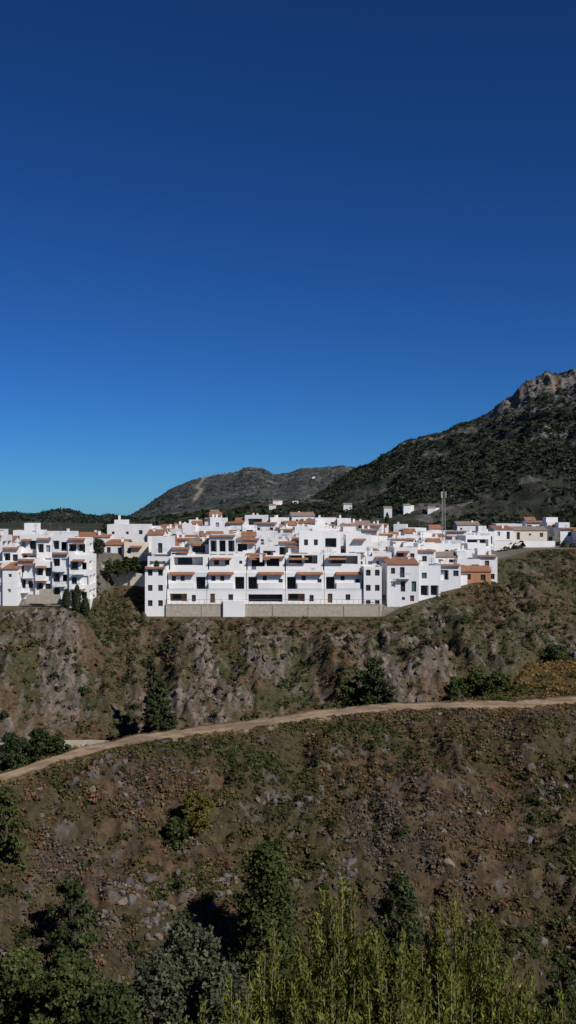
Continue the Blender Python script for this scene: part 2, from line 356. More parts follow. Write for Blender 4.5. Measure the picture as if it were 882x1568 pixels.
def tree(name,x,y,h,w,col,nlobe=26,nleaf=5200,ls=.13,flat=.6,base=.25,trunkc=(.09,.07,.055),cone=0.,z=None,lean=0,lobe=1.0):
    z=(H1(x,y)-.2) if z is None else z;b=TB();o=C(x,y,z)
    top=o+C(lean,0,h*.85);tp=[o+(top-o)*t+C(math.sin(t*4)*.04*h,math.cos(t*3)*.03*h,0)*t for t in np.linspace(0,1,7)]
    V,Fc=tube(tp,[.03*h*(1-.8*t)+.02 for t in np.linspace(0,1,7)],7);b.add(V,Fc,trunkc,0)
    per=nleaf//nlobe
    for i in range(nlobe):
        t=base+(1-base)*((i+.5)/nlobe);a=i*2.4+rs.rand()*.8
        prof=(math.sin(math.pi*min(1,max(.08,(t-base)/(1-base)*.85+.12)))**.6) if not cone else (1-(t-base)/(1-base))**.7*.85+.12
        rr=w*.5*prof*(.35+.65*rs.rand())
        c=o+C(lean*t+math.cos(a)*rr*.85,math.sin(a)*rr*.85,h*t*.97)
        st=o+(top-o)*max(.12,t-.2)
        mid=(st+c)/2+C(0,0,-.04*h)
        V,Fc=tube([st,mid,c],[.012*h,.008*h,.003*h],5);b.add(V,Fc,trunkc,0)
        lr=w*(.12+.12*rs.rand())*(.6+.5*prof)*lobe
        d=rs.normal(size=(per,3));d/=np.linalg.norm(d,axis=1,keepdims=True)
        r=rs.rand(per)**.5*lr*(.8+.45*np.sin(d[:,0]*6+i)*np.cos(d[:,2]*5))
        P=c+d*r[:,None]*C(1,1,flat)
        T=tri_cloud(P,d+rs.normal(size=(per,3))*.7+C(0,0,.4),ls*(.6+.8*rs.rand(per)))
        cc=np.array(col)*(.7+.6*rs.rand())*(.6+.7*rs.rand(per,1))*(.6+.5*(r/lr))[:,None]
        b.add(T,np.arange(per*3).reshape(-1,3),np.repeat(cc,3,axis=0),1)
    return b.done(name,tuple(o))
def cypress(x,y,h,w,z=None,col=(.035,.05,.022)):
    z=(H1(x,y)-.2) if z is None else z;b=TB();o=C(x,y,z)
    V,Fc=tube([o,o+C(0,0,h*.9)],[.12,.03],6);b.add(V,Fc,(.08,.06,.05),0)
    n=900;t=rs.rand(n)**.8;a=rs.rand(n)*6.28;r=w*.5*np.sin(np.pi*np.clip(t*.88+.1,0,1))**.7*(.7+.4*rs.rand(n))
    d=np.stack([np.cos(a),np.sin(a),.5+0*a],1);P=o+np.stack([np.cos(a)*r,np.sin(a)*r,.3+t*(h-.3)],1)
    T=tri_cloud(P,d+rs.normal(size=(n,3))*.5,.2*(.6+.8*rs.rand(n)))
    b.add(T,np.arange(n*3).reshape(-1,3),np.repeat(np.array(col)*(.6+.8*rs.rand(n,1)),3,axis=0),1)
    b.done('cypress_tree',tuple(o))
def feathery(x,y,ztop,w,col,n=110,ls=.115,hc=4.5,lp=190):
    z=H1(x,y)-.2;b=TB();o=C(x,y,z);h=ztop-z;cb=h-hc
    tk=[o,o+C(.1,0,cb*.5),o+C(-.05,.1,cb)]
    V,Fc=tube(tk,[.16,.12,.09],7);b.add(V,Fc,(.16,.14,.1),0)
    for i in range(n):
        a=rs.rand()*6.28;q=rs.rand()**.6;rr=w*.5*q
        hh=(hc*(1-.55*q*q))*(.62+.4*rs.rand())
        st=tk[2]+C(0,0,-rs.rand()*.4);e=o+C(math.cos(a)*rr,math.sin(a)*rr,cb+hh)
        mid=st+(e-st)*.5+C(math.cos(a)*rr*.3,math.sin(a)*rr*.3,-.1*hh)
        ts=np.linspace(0,1,7)[:,None];path=(1-ts)**2*st+2*ts*(1-ts)*mid+ts**2*e+rs.normal(size=(7,3))*.03
        V,Fc=tube(path,[.024*(1-.85*t)+.002 for t in np.linspace(0,1,7)],4);b.add(V,Fc,(.28,.24,.15),0)
        t=.3+.7*rs.rand(lp)**.8;seg=(1-t[:,None])**2*st+2*t[:,None]*(1-t[:,None])*mid+t[:,None]**2*e
        sp=.17*(1-t)+.03;P=seg+rs.normal(size=(lp,3))*sp[:,None]
        up=rs.normal(size=(lp,3))*.45+C(math.cos(a)*.3,math.sin(a)*.3,1);up/=np.linalg.norm(up,axis=1,keepdims=True)
        sd=np.cross(up,rs.normal(size=(lp,3)));sd/=np.linalg.norm(sd,axis=1,keepdims=True)
        s=ls*(.5+.8*rs.rand(lp,1))
        T=np.stack([P+up*s,P+sd*s*.2,P-sd*s*.2],1)
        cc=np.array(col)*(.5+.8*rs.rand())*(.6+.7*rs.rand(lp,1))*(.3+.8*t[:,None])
        b.add(T,np.arange(lp*3).reshape(-1,3),np.repeat(cc,3,axis=0),1)
    b.done('tamarisk_tree',tuple(o),M_leaf2)
YG=(.165,.18,.038)
for (a,top,D,w,n) in [(520,1345,20,2.6,130),(700,1358,21,2.8,130),(605,1412,19,2.2,90),(435,1420,19.5,2.2,90),(375,1490,18,2.2,80),(785,1450,20,2.2,80),(860,1500,18.5,2.6,80),(290,1525,17,2.2,70),(500,1470,16.5,2.4,80),(680,1480,16.5,2.6,80),(590,1500,16,2.4,70)]:
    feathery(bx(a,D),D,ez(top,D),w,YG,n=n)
G1=(.072,.088,.03);G2=(.09,.10,.058);G3=(.052,.068,.027)
def T(nm,a,top,D,w,col,**k):
    x=bx(a,D);z=H1(x,D)-.2;tree(nm,x,D,(ez(top,D)-z),w,col,z=z,**k)
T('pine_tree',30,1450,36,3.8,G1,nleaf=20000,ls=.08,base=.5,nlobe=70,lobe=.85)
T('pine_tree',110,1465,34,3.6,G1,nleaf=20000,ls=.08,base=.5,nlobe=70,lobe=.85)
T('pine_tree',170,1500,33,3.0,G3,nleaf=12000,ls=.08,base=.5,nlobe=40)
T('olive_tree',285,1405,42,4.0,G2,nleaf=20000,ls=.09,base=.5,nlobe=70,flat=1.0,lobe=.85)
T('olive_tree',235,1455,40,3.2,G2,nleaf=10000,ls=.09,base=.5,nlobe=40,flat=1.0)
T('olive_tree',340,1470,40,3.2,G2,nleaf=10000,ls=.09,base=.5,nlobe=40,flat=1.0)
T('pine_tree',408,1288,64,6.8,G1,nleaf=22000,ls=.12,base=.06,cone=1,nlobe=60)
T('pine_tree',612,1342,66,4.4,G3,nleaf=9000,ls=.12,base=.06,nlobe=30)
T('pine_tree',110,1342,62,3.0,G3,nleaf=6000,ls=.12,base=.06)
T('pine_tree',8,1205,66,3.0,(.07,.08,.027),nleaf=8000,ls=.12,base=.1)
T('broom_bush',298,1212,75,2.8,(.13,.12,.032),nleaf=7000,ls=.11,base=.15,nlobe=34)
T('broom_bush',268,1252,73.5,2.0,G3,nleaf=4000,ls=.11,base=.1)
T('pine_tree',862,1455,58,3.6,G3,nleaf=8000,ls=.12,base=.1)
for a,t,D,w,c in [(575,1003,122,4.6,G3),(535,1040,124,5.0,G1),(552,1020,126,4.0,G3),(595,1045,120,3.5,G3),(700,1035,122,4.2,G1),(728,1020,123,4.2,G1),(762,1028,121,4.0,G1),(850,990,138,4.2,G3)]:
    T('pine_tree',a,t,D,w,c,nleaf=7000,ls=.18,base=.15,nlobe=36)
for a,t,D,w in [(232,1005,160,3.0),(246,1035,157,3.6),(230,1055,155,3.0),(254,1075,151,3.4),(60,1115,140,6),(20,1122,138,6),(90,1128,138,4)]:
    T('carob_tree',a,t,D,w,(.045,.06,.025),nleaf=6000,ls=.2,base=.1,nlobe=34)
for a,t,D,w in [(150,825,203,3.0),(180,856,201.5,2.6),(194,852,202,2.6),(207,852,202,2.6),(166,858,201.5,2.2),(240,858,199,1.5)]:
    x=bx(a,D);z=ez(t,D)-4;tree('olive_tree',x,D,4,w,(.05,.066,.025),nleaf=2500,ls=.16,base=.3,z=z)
for a,t,D in [(102,902,183.5),(118,896,184),(131,914,184)]:
    x=bx(a,D);z=H1(x,D)-.3;cypress(x,D,ez(t,D)-z,1.4,z)

# ---------------------------------------------------------------- buildings
M_W=[simple_mat('white_plaster',(.76,.755,.745),.9,.10,.35,streak=True),simple_mat('cool_white_plaster',(.65,.655,.665),.9,.12,.35,streak=True),simple_mat('cream_plaster',(.66,.6,.5),.9,.1,.5,streak=True),simple_mat('grey_plaster',(.38,.36,.33),.9,.12,.5,streak=True)]
M_T=simple_mat('terracotta_tiles',(.36,.17,.095),.85,.35,1.2,wave=3.0)
M_T2=simple_mat('old_roof_tiles',(.33,.24,.18),.85,.35,1.2,wave=3.0)
M_G=simple_mat('window_glass_recess_shade',(.03,.034,.04),.2,.3,1,spec=.4)  # window panes; also paints the shade at the back of deep terraces
M_D=simple_mat('wooden_shutter',(.10,.055,.03),.7,.2,3)
M_K=simple_mat('terrace_floor',(.3,.24,.2),.9,.2,1)
M_S=simple_mat('stone_masonry',(.38,.335,.27),.95,.25,1.6,bump=.4)
M_B=simple_mat('orange_plaster',(.40,.2,.1),.9,.1,.6)
M_I=simple_mat('iron',(.12,.12,.12),.6,.1,2)
M_V=simple_mat('green_shutter',(.05,.09,.07),.7,.1,2)
M_L=simple_mat('blue_grey_shutter',(.2,.23,.26),.7,.1,2)
MATS=[M_W[0],M_W[1],M_W[2],M_W[3],M_T,M_T2,M_G,M_D,M_K,M_S,M_B,M_I,M_V,M_L]
W0,W1,W2,W3,TI,TO,GL,WD,DK,ST,OR,IR,GR,BL=range(14)
class MB:
    def __init__(s): s.v=[];s.f=[];s.m=[]
    def q(s,pts,m):
        i=len(s.v);s.v+=[tuple(p) for p in pts];s.f.append(tuple(range(i,i+len(pts))));s.m.append(m)
    def box(s,x0,x1,y0,y1,z0,z1,m,top=None):
        s.q([(x0,y0,z0),(x1,y0,z0),(x1,y0,z1),(x0,y0,z1)],m);s.q([(x1,y1,z0),(x0,y1,z0),(x0,y1,z1),(x1,y1,z1)],m)
        s.q([(x0,y1,z0),(x0,y0,z0),(x0,y0,z1),(x0,y1,z1)],m);s.q([(x1,y0,z0),(x1,y1,z0),(x1,y1,z1),(x1,y0,z1)],m)
        s.q([(x0,y0,z1),(x1,y0,z1),(x1,y1,z1),(x0,y1,z1)],m if top is None else top);s.q([(x0,y1,z0),(x1,y1,z0),(x1,y0,z0),(x0,y0,z0)],m)
    def facade(s,o,u,n,W,z0,z1,ops,m):
        o=Vector(o);u=Vector(u);n=Vector(n)
        P=lambda a,z,d=0:(o.x+u.x*a-n.x*d,o.y+u.y*a-n.y*d,z)
        ops=[p for p in ops if p[0]>.08 and p[1]<W-.08 and p[2]>=z0+.02 and p[3]<z1-.1 and p[1]>p[0]]
        us=sorted({0,W}|{round(p[0],4) for p in ops}|{round(p[1],4) for p in ops});vs=sorted({z0,z1}|{round(p[2],4) for p in ops}|{round(p[3],4) for p in ops})
        for i in range(len(us)-1):
            for j in range(len(vs)-1):
                a=(us[i]+us[i+1])/2;b=(vs[j]+vs[j+1])/2
                if any(p[0]<a<p[1] and p[2]<b<p[3] for p in ops): continue
                s.q([P(us[i],vs[j]),P(us[i+1],vs[j]),P(us[i+1],vs[j+1]),P(us[i],vs[j+1])],m)
        for p in ops:
            a0,a1,b0,b1,d,mm=p[:6]
            s.q([P(a0,b0,d),P(a1,b0,d),P(a1,b1,d),P(a0,b1,d)],mm)
            s.q([P(a0,b0),P(a0,b0,d),P(a0,b1,d),P(a0,b1)],m);s.q([P(a1,b0,d),P(a1,b0),P(a1,b1),P(a1,b1,d)],m)
            s.q([P(a0,b0),P(a1,b0),P(a1,b0,d),P(a0,b0,d)],m);s.q([P(a0,b1,d),P(a1,b1,d),P(a1,b1),P(a0,b1)],m)
            if d>1 and mm!=GL:
                w=a1-a0
                s.q([P(a0+w*.1,b0,d-.03),P(a0+w*.6,b0,d-.03),P(a0+w*.6,b1-.25,d-.03),P(a0+w*.1,b1-.25,d-.03)],GL)
            elif d<.5 and mm==GL:
                c=(a0+a1)/2
                s.q([P(c-.04,b0,d-.04),P(c+.04,b0,d-.04),P(c+.04,b1,d-.04),P(c-.04,b1,d-.04)],WD)
    def body(s,x0,x1,y0,y1,z0,z1,ops=(),m=W0,roof='flat',sr=None,sl=None,par=.6):
        W=x1-x0;D=y1-y0
        zt=z1 if roof in('flat','strip') else z1-.9
        s.facade((x0,y0,0),(1,0,0),(0,-1,0),W,z0,zt,list(ops),m)
        s.facade((x1,y0,0),(0,1,0),(1,0,0),D,z0,zt,list(sr or []),m)
        s.facade((x0,y1,0),(0,-1,0),(-1,0,0),D,z0,zt,list(sl or []),m)
        s.q([(x1,y1,z0),(x0,y1,z0),(x0,y1,zt),(x1,y1,zt)],m)
        if roof in('flat','strip'):
            t=.22;a,b,c,d=x0+t,x1-t,y0+t,y1-t;dk=z1-par
            s.q([(x0,y0,z1),(x1,y0,z1),(b,c,z1),(a,c,z1)],m);s.q([(x1,y0,z1),(x1,y1,z1),(b,d,z1),(b,c,z1)],m)
            s.q([(x1,y1,z1),(x0,y1,z1),(a,d,z1),(b,d,z1)],m);s.q([(x0,y1,z1),(x0,y0,z1),(a,c,z1),(a,d,z1)],m)
            s.q([(b,c,dk),(a,c,dk),(a,c,z1),(b,c,z1)],m);s.q([(a,d,dk),(b,d,dk),(b,d,z1),(a,d,z1)],m)
            s.q([(a,c,dk),(a,d,dk),(a,d,z1),(a,c,z1)],m);s.q([(b,d,dk),(b,c,dk),(b,c,z1),(b,d,z1)],m)
            s.q([(a,c,dk),(b,c,dk),(b,d,dk),(a,d,dk)],DK)
            if roof=='strip': s.strip(x0+.05,x1-.05,y0,z1-.05)
        else:
            tm=TI if roof in('gable','shed') else TO;e=.2
            if roof=='shed':
                s.slab([(x0-e,y0-e,zt-.05),(x1+e,y0-e,zt-.05),(x1+e,y1,z1),(x0-e,y1,z1)],tm)
                s.q([(x1,y0,zt),(x1,y1,zt),(x1,y1,z1)],m);s.q([(x0,y1,zt),(x0,y0,zt),(x0,y1,z1)],m);s.q([(x1,y1,zt),(x0,y1,zt),(x0,y1,z1),(x1,y1,z1)],m)
            else:
                ym=(y0+y1)/2
                s.slab([(x0-e,y0-e,zt-.08),(x1+e,y0-e,zt-.08),(x1+e,ym,z1),(x0-e,ym,z1)],tm)
                s.slab([(x1+e,y1+e,zt-.08),(x0-e,y1+e,zt-.08),(x0-e,ym,z1),(x1+e,ym,z1)],tm)
                s.q([(x1,y0,zt),(x1,y1,zt),(x1,ym,z1)],m);s.q([(x0,y1,zt),(x0,y0,zt),(x0,ym,z1)],m)
    def slab(s,p,m,t=.14):
        lo=[(a,b,c-.0) for a,b,c in p];hi=[(a,b,c+t) for a,b,c in p]
        s.q(hi,m);s.q(lo[::-1],m)
        for i in range(4):
            j=(i+1)%4;s.q([lo[i],lo[j],hi[j],hi[i]],m)
    def strip(s,x0,x1,y,z,dp=.55,dr=.3):
        s.slab([(x0,y-dp,z-dr),(x1,y-dp,z-dr),(x1,y-.01,z),(x0,y-.01,z)],TI,.09)
    def obj(s,name,loc=(0,0,0),yaw=0):
        me=bpy.data.meshes.new(name);me.from_pydata(s.v,[],s.f)
        used=sorted(set(s.m));mp={k:i for i,k in enumerate(used)}
        for k in used: me.materials.append(MATS[k])
        me.polygons.foreach_set('material_index',[mp[k] for k in s.m]);me.update()
        o=bpy.data.objects.new(name,me);scene.collection.objects.link(o);o.location=loc;o.rotation_euler=(0,0,yaw);return o
def auto_ops(r,W,z0,z1,off=.75,terr=.2,dens=.85,back=GL,nmax=4):
    ops=[]
    for k in range(nmax):
        f=z1-off-2.75*(k+1)+.15
        if f<z0+.05: break
        if W>3.6 and r.random()<terr:
            a0=.3+r.random()*.6;a1=W-.3-r.random()*.8
            if W>6 and r.random()<.6:
                mdl=(a0+a1)/2;ops.append((a0,mdl-.2,f+.75,f+2.45,2.2,r.choice([GL,W3])));ops.append((mdl+.2,a1,f+.75,f+2.45,2.2,r.choice([GL,W3,OR])))  # dark backs put the shade inside the terraces into colour
            else: ops.append((a0,a1,f+.75,f+2.4,2.2,r.choice([GL,W3,W0])))
            continue
        nc=max(1,int(W/r.choice([1.7,2.0,2.4])));cw=W/nc
        for c in range(nc):
            if r.random()>dens: continue
            m=cw*(c+.5)+r.uniform(-.25,.25);t=r.random()
            bk=r.choices([back,WD,GR,BL,W3],[6,2,.7,1.3,1])[0];dz=r.choice([0,0,.1,-.15])
            if t<.5: ww=r.uniform(.32,.55);ops.append((m-ww,m+ww,f+.95+dz,f+2.1+dz,.25,bk))
            elif t<.66: ops.append((m-.3,m+.3,f+1.2,f+1.8,.25,bk))
            elif t<.85: ops.append((m-.45,m+.45,f+.08,f+2.1,.3,bk))
            else: ww=min(.8,cw*.42);ops.append((m-ww,m+ww,f+.2,f+2.2,1.3,GL))
    out=[]
    for p in ops:
        if all(p[1]<q[0] or p[0]>q[1] or p[3]<q[2] or p[2]>q[3] for q in out): out.append(p)
    return out
def grid_ops(r,W,h,off=.7,sp=2.0):
    """regular apartment-style facade: windows with loggias"""
    ops=[];n=max(2,int(W/sp));cw=W/n
    for k in range(4):
        f=h-off-2.7*(k+1)
        if f<.1: break
        lg=r.randrange(n)
        for c in range(n):
            m=cw*(c+.5)
            if c==lg or r.random()<.22: ops.append((m-cw*.42,m+cw*.42,f+.7,f+2.35,1.8,r.choice([GL,GL,W3])))  # dark loggia backs carry painted recess shade
            else:
                ww=r.choice([.42,.5,.5]);ops.append((m-ww,m+ww,f+(.8 if r.random()<.7 else .1),f+2.1,.28,r.choice([GL,GL,WD,BL])))
    return ops
def extras(mb,r,W,D,h,roof):
    for _ in range(r.choice([0,1,1,2])):
        cx=r.uniform(.5,W-1.1);cy=r.uniform(1,D-1.3);t=r.uniform(.4,1.0);mb.box(cx,cx+.5,cy,cy+.45,h-1,h+t,W0);mb.box(cx-.06,cx+.56,cy-.06,cy+.51,h+t+.003,h+t+.09,r.choice([TI,W0]))
    if roof in('flat','strip') and r.random()<.3 and W>4:
        ww=r.uniform(2,min(3.3,W-1));xx=r.uniform(.4,W-ww-.4);hh=r.uniform(1.0,1.6)
        mb.body(xx,xx+ww,D*.45,D-.4,h-.55,h+hh,auto_ops(r,ww,h-.5,h+hh,.1,0,.6),r.choice([W0,W0,W1]),r.choice(['flat','flat','gable']) ,par=.2)
    if r.random()<.5:
        cx=r.uniform(.4,W-.4);cy=r.uniform(.6,D-.5);t=r.uniform(1.2,2.2);mb.box(cx-.03,cx+.03,cy-.03,cy+.03,h-.6,h+t,IR)
        for z in (.1,.35,.55): mb.box(cx-.5,cx+.5,cy-.015,cy+.015,h+t-z-.03,h+t-z,IR)
def balcony(mb,x0,x1,y,z,r):
    mb.box(x0,x1,y-1.0,y-.004,z-.16,z,W0)
    if r.random()<.35: mb.box(x0,x1,y-1.0,y-.88,z+.003,z+.9,W0)
    else:
        mb.box(x0,x1,y-1.0,y-.96,z+.88,z+.93,IR);n=int((x1-x0)/.2)
        for i in range(n+1): mb.box(x0+(x1-x0-.03)*i/n,x0+(x1-x0-.03)*i/n+.03,y-.99,y-.965,z,z+.88,IR)
    if r.random()<.5: mb.strip(x0-.1,x1+.1,y,z+2.5,.9,.3)
def house(a0,a1,top,D,bot=None,depth=8,roof=None,wall=None,seed=0,terr=.2,dens=.85,yaw=0,name='white_house',nmax=4,ops=None,ext=True,bal=.4):
    r=random.Random(seed*977+int(a0*13)+int(D*7))
    x0=bx(a0,D);W=bx(a1,D)-x0-.05;zt=ez(top,D)
    g=min(H1(x0,D),H1(x0+W,D),H1(x0+W/2,D))-.6
    zb=g if bot is None else min(ez(bot,D),g+.0)
    h=zt-zb
    if h<2.6: zb=zt-2.6;h=2.6
    roof=roof or r.choices(['flat','strip','gable','shed','old'],[5.5,2.4,1.2,.8,1.4])[0]
    wall=wall if wall is not None else r.choices([W0,W1,W2],[6,4,.2])[0]
    mb=MB();off=.75 if roof in('flat','strip') else .95
    grid=(ops=='grid')
    if grid: fo=grid_ops(r,W,h,off)
    else: fo=ops if ops is not None else auto_ops(r,W,0,h,off,terr,dens,nmax=nmax)
    mb.body(0,W,0,depth,0,h,fo,wall,roof,sr=grid_ops(r,depth,h,off,2.6) if grid else auto_ops(r,depth,0,h,off+.3,0,.35),sl=auto_ops(r,depth,0,h,off+.3,0,.35))
    if grid:
        for k in range(3):
            f=h-off-2.7*(k+1)
            if f>.5 and W>3:
                b0=r.uniform(.2,max(.3,W*.4));balcony(mb,b0,min(W-.2,b0+W*.55),-.003*k,f+.1,r)
    if ops is None and W>3.5 and r.random()<bal and h>5.5:
        f=h-off-2.75+.15;b0=r.uniform(.3,W-2.8);balcony(mb,b0,b0+2.3,0,f+.02,r)
    if ext: extras(mb,r,W,depth,h if roof in('flat','strip') else h-.3,roof)
    return mb.obj(name,(x0,D,zb),yaw)

FY=196.0
def front_unit(a0,a1,var,ztopy=866,low=925):
    r=random.Random(var*31+5)
    x0=bx(a0,FY);W=bx(a1,FY)-x0-.06;zb=ez(low,FY)-.6;Z=lambda y:ez(y,FY)-zb
    mb=MB()
    l1=Z(905.5)
    if var%3==0: ops=[(.5,W*.5,Z(921),Z(909),2.4,OR),(W*.62,W*.62+.8,Z(921),Z(911),.2,GL)]
    elif var%3==1: ops=[(.4,W-.5,Z(922),Z(910),2.4,GL)]
    else: ops=[(.6,1.5,Z(923),Z(909),.2,WD),(W*.55,W*.55+.9,Z(919),Z(910),.2,GL)]
    mb.body(0,W,0,9,0,l1,ops,W0,'flat',par=.15)
    mb.box(.02,W-.02,.02,.16,l1+.003,l1+.45,W1)
    y1=1.3;l2=Z(877)
    o=[];s=var%2
    if s: o=[(.3,2.0,l1+.1,l1+2.7,2.2,GL),(3.1,3.9,l1+2.0,l1+2.9,.2,GL),(W-1.3,W-.5,l1+.3,l1+2.3,.2,GL)]  # deep opening closed by a dark back that paints its shade
    else: o=[(.7,1.5,l1+1.9,l1+2.9,.2,GL),(2.4,3.2,l1+1.9,l1+2.9,.2,WD),(W-2.2,W-.4,l1+.1,l1+2.7,2.2,GL)]
    mb.body(.03,W-.03,y1,9.4,l1-.15,l2,o,r.choice([W0,W0,W1]),'flat',par=.2)
    bx0=2.3 if s else .3;bx1=W-.35 if s else W-2.5
    mb.body(bx0,bx1,.25,y1-.004,l1+.5,l1+1.6,[],W0,'flat',par=.3)
    mb.strip(bx0-.1,bx1+.1,y1,l2+.0,.85,.45)
    l3=Z(ztopy-12-r.random()*8);y2=4.2
    mb.box(.06,W-.06,y1+.2,y1+.34,l2-.2,l2+.5,W0)
    uo=auto_ops(r,W-.2,l2-.1,l3,.1,.4,.95)
    mb.body(.1,W-.1,y2,10,l2-.2,l3,uo,r.choice([W0,W1]),r.choice(['strip','flat','flat']),par=.4)
    if r.random()<.6: mb.strip(.5,W*.6,y2,l2+2.6,1.1,.3)
    extras(mb,r,W-.3,8,l3,'gable')
    mb.obj('terraced_house',(x0,FY,zb))
def tower(a0,a1,top,bot,D,seed,cols=2,w=W0):
    x0=bx(a0,D);W=bx(a1,D)-x0-.05;zb=ez(bot,D)-1.2;h=ez(top,D)-zb;mb=MB();ops=[]
    for k in range(3):
        f=h-2.9*(k+1)+.3
        for c in range(cols):
            m=W*(c+.5)/cols;ops.append((m-.45,m+.45,f+.9,f+2.05,.25,GL))
    mb.body(0,W,0,9,0,h,ops,w,'strip' if seed%2 else 'flat');mb.obj('white_house',(x0,D,zb))
tower(222,254,868,942,195.2,1)
edges=[256,317,377,437,497,556]
for i in range(5): front_unit(edges[i],edges[i+1],[0,2,1,3,5][i])
tower(557,585,868,925,195.6,2,2)
mb=MB();x0=bx(342,195.0);mb.body(0,bx(375,195)-x0,0,1.6,0,3.6,[],W0,'flat',par=.1);mb.obj('white_buttress_wall',(x0,194.4,ez(942,195)-.8))
mb=MB();x0=bx(254,195);x1=bx(584,195);zb=ez(945,195)-1.5;h=ez(926,195)-zb
mb.box(0,x1-x0,.35,1.6,0,h,ST)
n=6
for i in range(n+1):
    p=(x1-x0-.4)*i/n;mb.box(p,p+.4,.25,.347,0,h-.15,ST)
mb.box(-.05,x1-x0+.05,.28,1.7,h+.003,h+.1,ST)
mb.box(0,x1-x0,.45,.5,h+1.0,h+1.05,IR)
for i in range(40):
    p=(x1-x0-.1)*i/39;mb.box(p,p+.05,.45,.5,h+.1,h+1.0,IR)
mb.obj('retaining_wall',(x0,194.6,zb))
def bigterr(W,h,n,lv,dep=2.4,back=OR):
    ops=[]
    for k in range(lv):
        f=h-.9-2.8*(k+1)+.2
        for i in range(n):
            a=W*i/n+.25;b=W*(i+1)/n-.25
            ops.append((a,b,f+.1,f+2.4,dep,back if (i+k)%3==0 and k else (GL if (i+k)%2 else W3)))
    return ops
tier=[(232,262,822,207,'flat',None),(262,292,838,206,'strip','grid'),(290,320,826,209,'old',None),(362,398,824,208,'strip','grid'),(398,428,836,206,'flat',None),(426,460,829,209,'strip','grid'),(570,600,846,206,'flat',None)]
for i,(a,b,t,D,rf,w) in enumerate(tier): house(a,b,t,D,depth=8,roof=rf,seed=i+3,terr=.55,ops=w)
D=206.5;W=bx(361,D)-bx(320,D);h=ez(819,D)-(H1(bx(340,D),D)-.6)
house(320,361,819,D,roof='strip',ops=bigterr(W,h,3,3),ext=False,seed=2)
D=208;house(458,522,814,D,roof='flat',seed=5,ops=[(1,1.8,ez(835,D)-ez(905,D),ez(826,D)-ez(905,D),.2,GL),(3,3.8,ez(835,D)-ez(905,D),ez(826,D)-ez(905,D),.2,GL),(5.3,7.6,ez(838,D)-ez(905,D),ez(824,D)-ez(905,D),2,GL)],bot=905,depth=9,ext=False)
house(530,569,819,207,roof='flat',seed=6,dens=.25,terr=0,depth=10,ext=False)
a=226;i=0
while a<600:
    w=random.Random(i).uniform(22,38);t=852+random.Random(i+50).uniform(-6,6)
    house(a,min(a+w,606),t,205.2+(i%2)*.6,depth=5,seed=20+i,terr=.6,roof=random.Random(i+9).choice(['strip','flat','strip','flat','old']),nmax=1)
    a+=w+.5;i+=1
SX=[120,165,235,262,290,330,358,385,420,450,490,520,580,620,660,700,740,790]
SY=[818,803,802,804,797,788,797,790,797,789,788,797,800,805,810,812,812,815]
LX=[230,300,560,620,740];LY=[842,838,846,862,850]
rows_t=[(213.5,.12,236,610),(220,.3,232,640),(227.5,.45,225,668),(236,.6,215,700),(245,.72,200,728),(255,.86,190,742),(267,1.0,165,742)]
hid=0
for ri,(D,f,a0,a1) in enumerate(rows_t):
    r=random.Random(500+ri);a=a0
    while a<a1:
        w=r.uniform(3.2,6.6)*F/D
        c=a+w/2;t=np.interp(c,LX,LY)*(1-f)+np.interp(c,SX,SY)*f+r.uniform(-4,5)
        if not(D<225 and (462<c<518 or 532<c<566)):
            house(a,a+w,t,D+r.uniform(-1.2,1.2),depth=6.0,seed=hid,yaw=r.uniform(-.2,.2),nmax=3,terr=.25)
        a+=w+r.choice([0,.5,1,4,7]);hid+=1
house(593,641,857,199,918,roof='shed',seed=41,depth=9,terr=0,dens=.9)
house(586,640,862,203,900,roof='flat',seed=42,depth=7,wall=W0)
house(641,676,866,200.5,916,roof='flat',seed=43,depth=8,terr=0,yaw=.12)
house(672,706,864,206,roof='strip',seed=44,depth=7)
house(690,716,872,209,roof='shed',seed=47,depth=6)
house(700,735,856,213,roof='flat',seed=45,depth=7)
house(732,762,850,214,roof='strip',seed=46,depth=6,terr=.3)
house(706,752,868,209.5,890,roof='gable',seed=48,depth=6,wall=OR,name='orange_house',terr=0)
for i,(a,b,t,D) in enumerate([(604,640,838,209),(636,668,842,212),(664,700,846,216),(698,728,842,222),(716,745,832,232),(640,680,832,219),(606,634,830,215),(676,706,832,226)]):
    house(a,b,t,D,seed=60+i,depth=7,yaw=.08)
for i,(a,b,t,D,w,rf) in enumerate([(731,757,814,272,None,'flat'),(757,786,806,280,W0,'shed'),(786,838,807,282,W2,'old'),(838,862,800,288,W0,'flat'),(858,884,808,280,W0,'strip'),(884,915,812,275,W0,'gable'),(915,960,806,280,W0,'flat'),(760,800,802,300,None,None),(806,850,798,305,None,None),(700,735,799,296,None,'old')]):
    house(a,b,t,D,wall=w,roof=rf,seed=80+i,depth=8)
mb=MB();x0=bx(756,268);x1=bx(850,268);mb.box(0,x1-x0,0,.4,0,3.6,W0);mb.obj('roadside_wall',(x0,268,ez(832,268)-3))
for i,(a,b,t,D,bt,rf) in enumerate([(-60,-22,858,187,922,'flat'),(-22,4,862,187,920,'strip'),(4,27,864,186.5,920,'shed'),(27,54,856,189.5,912,'strip'),(54,80,860,189,912,'flat'),(80,106,846,188.5,910,'strip'),(106,137,850,188,918,'flat')]):
    house(a,b,t,D,bt,roof=rf,seed=100+i,depth=7,wall=[W0,W1][i%2],ext=False,ops='grid' if i!=2 else None,terr=0)
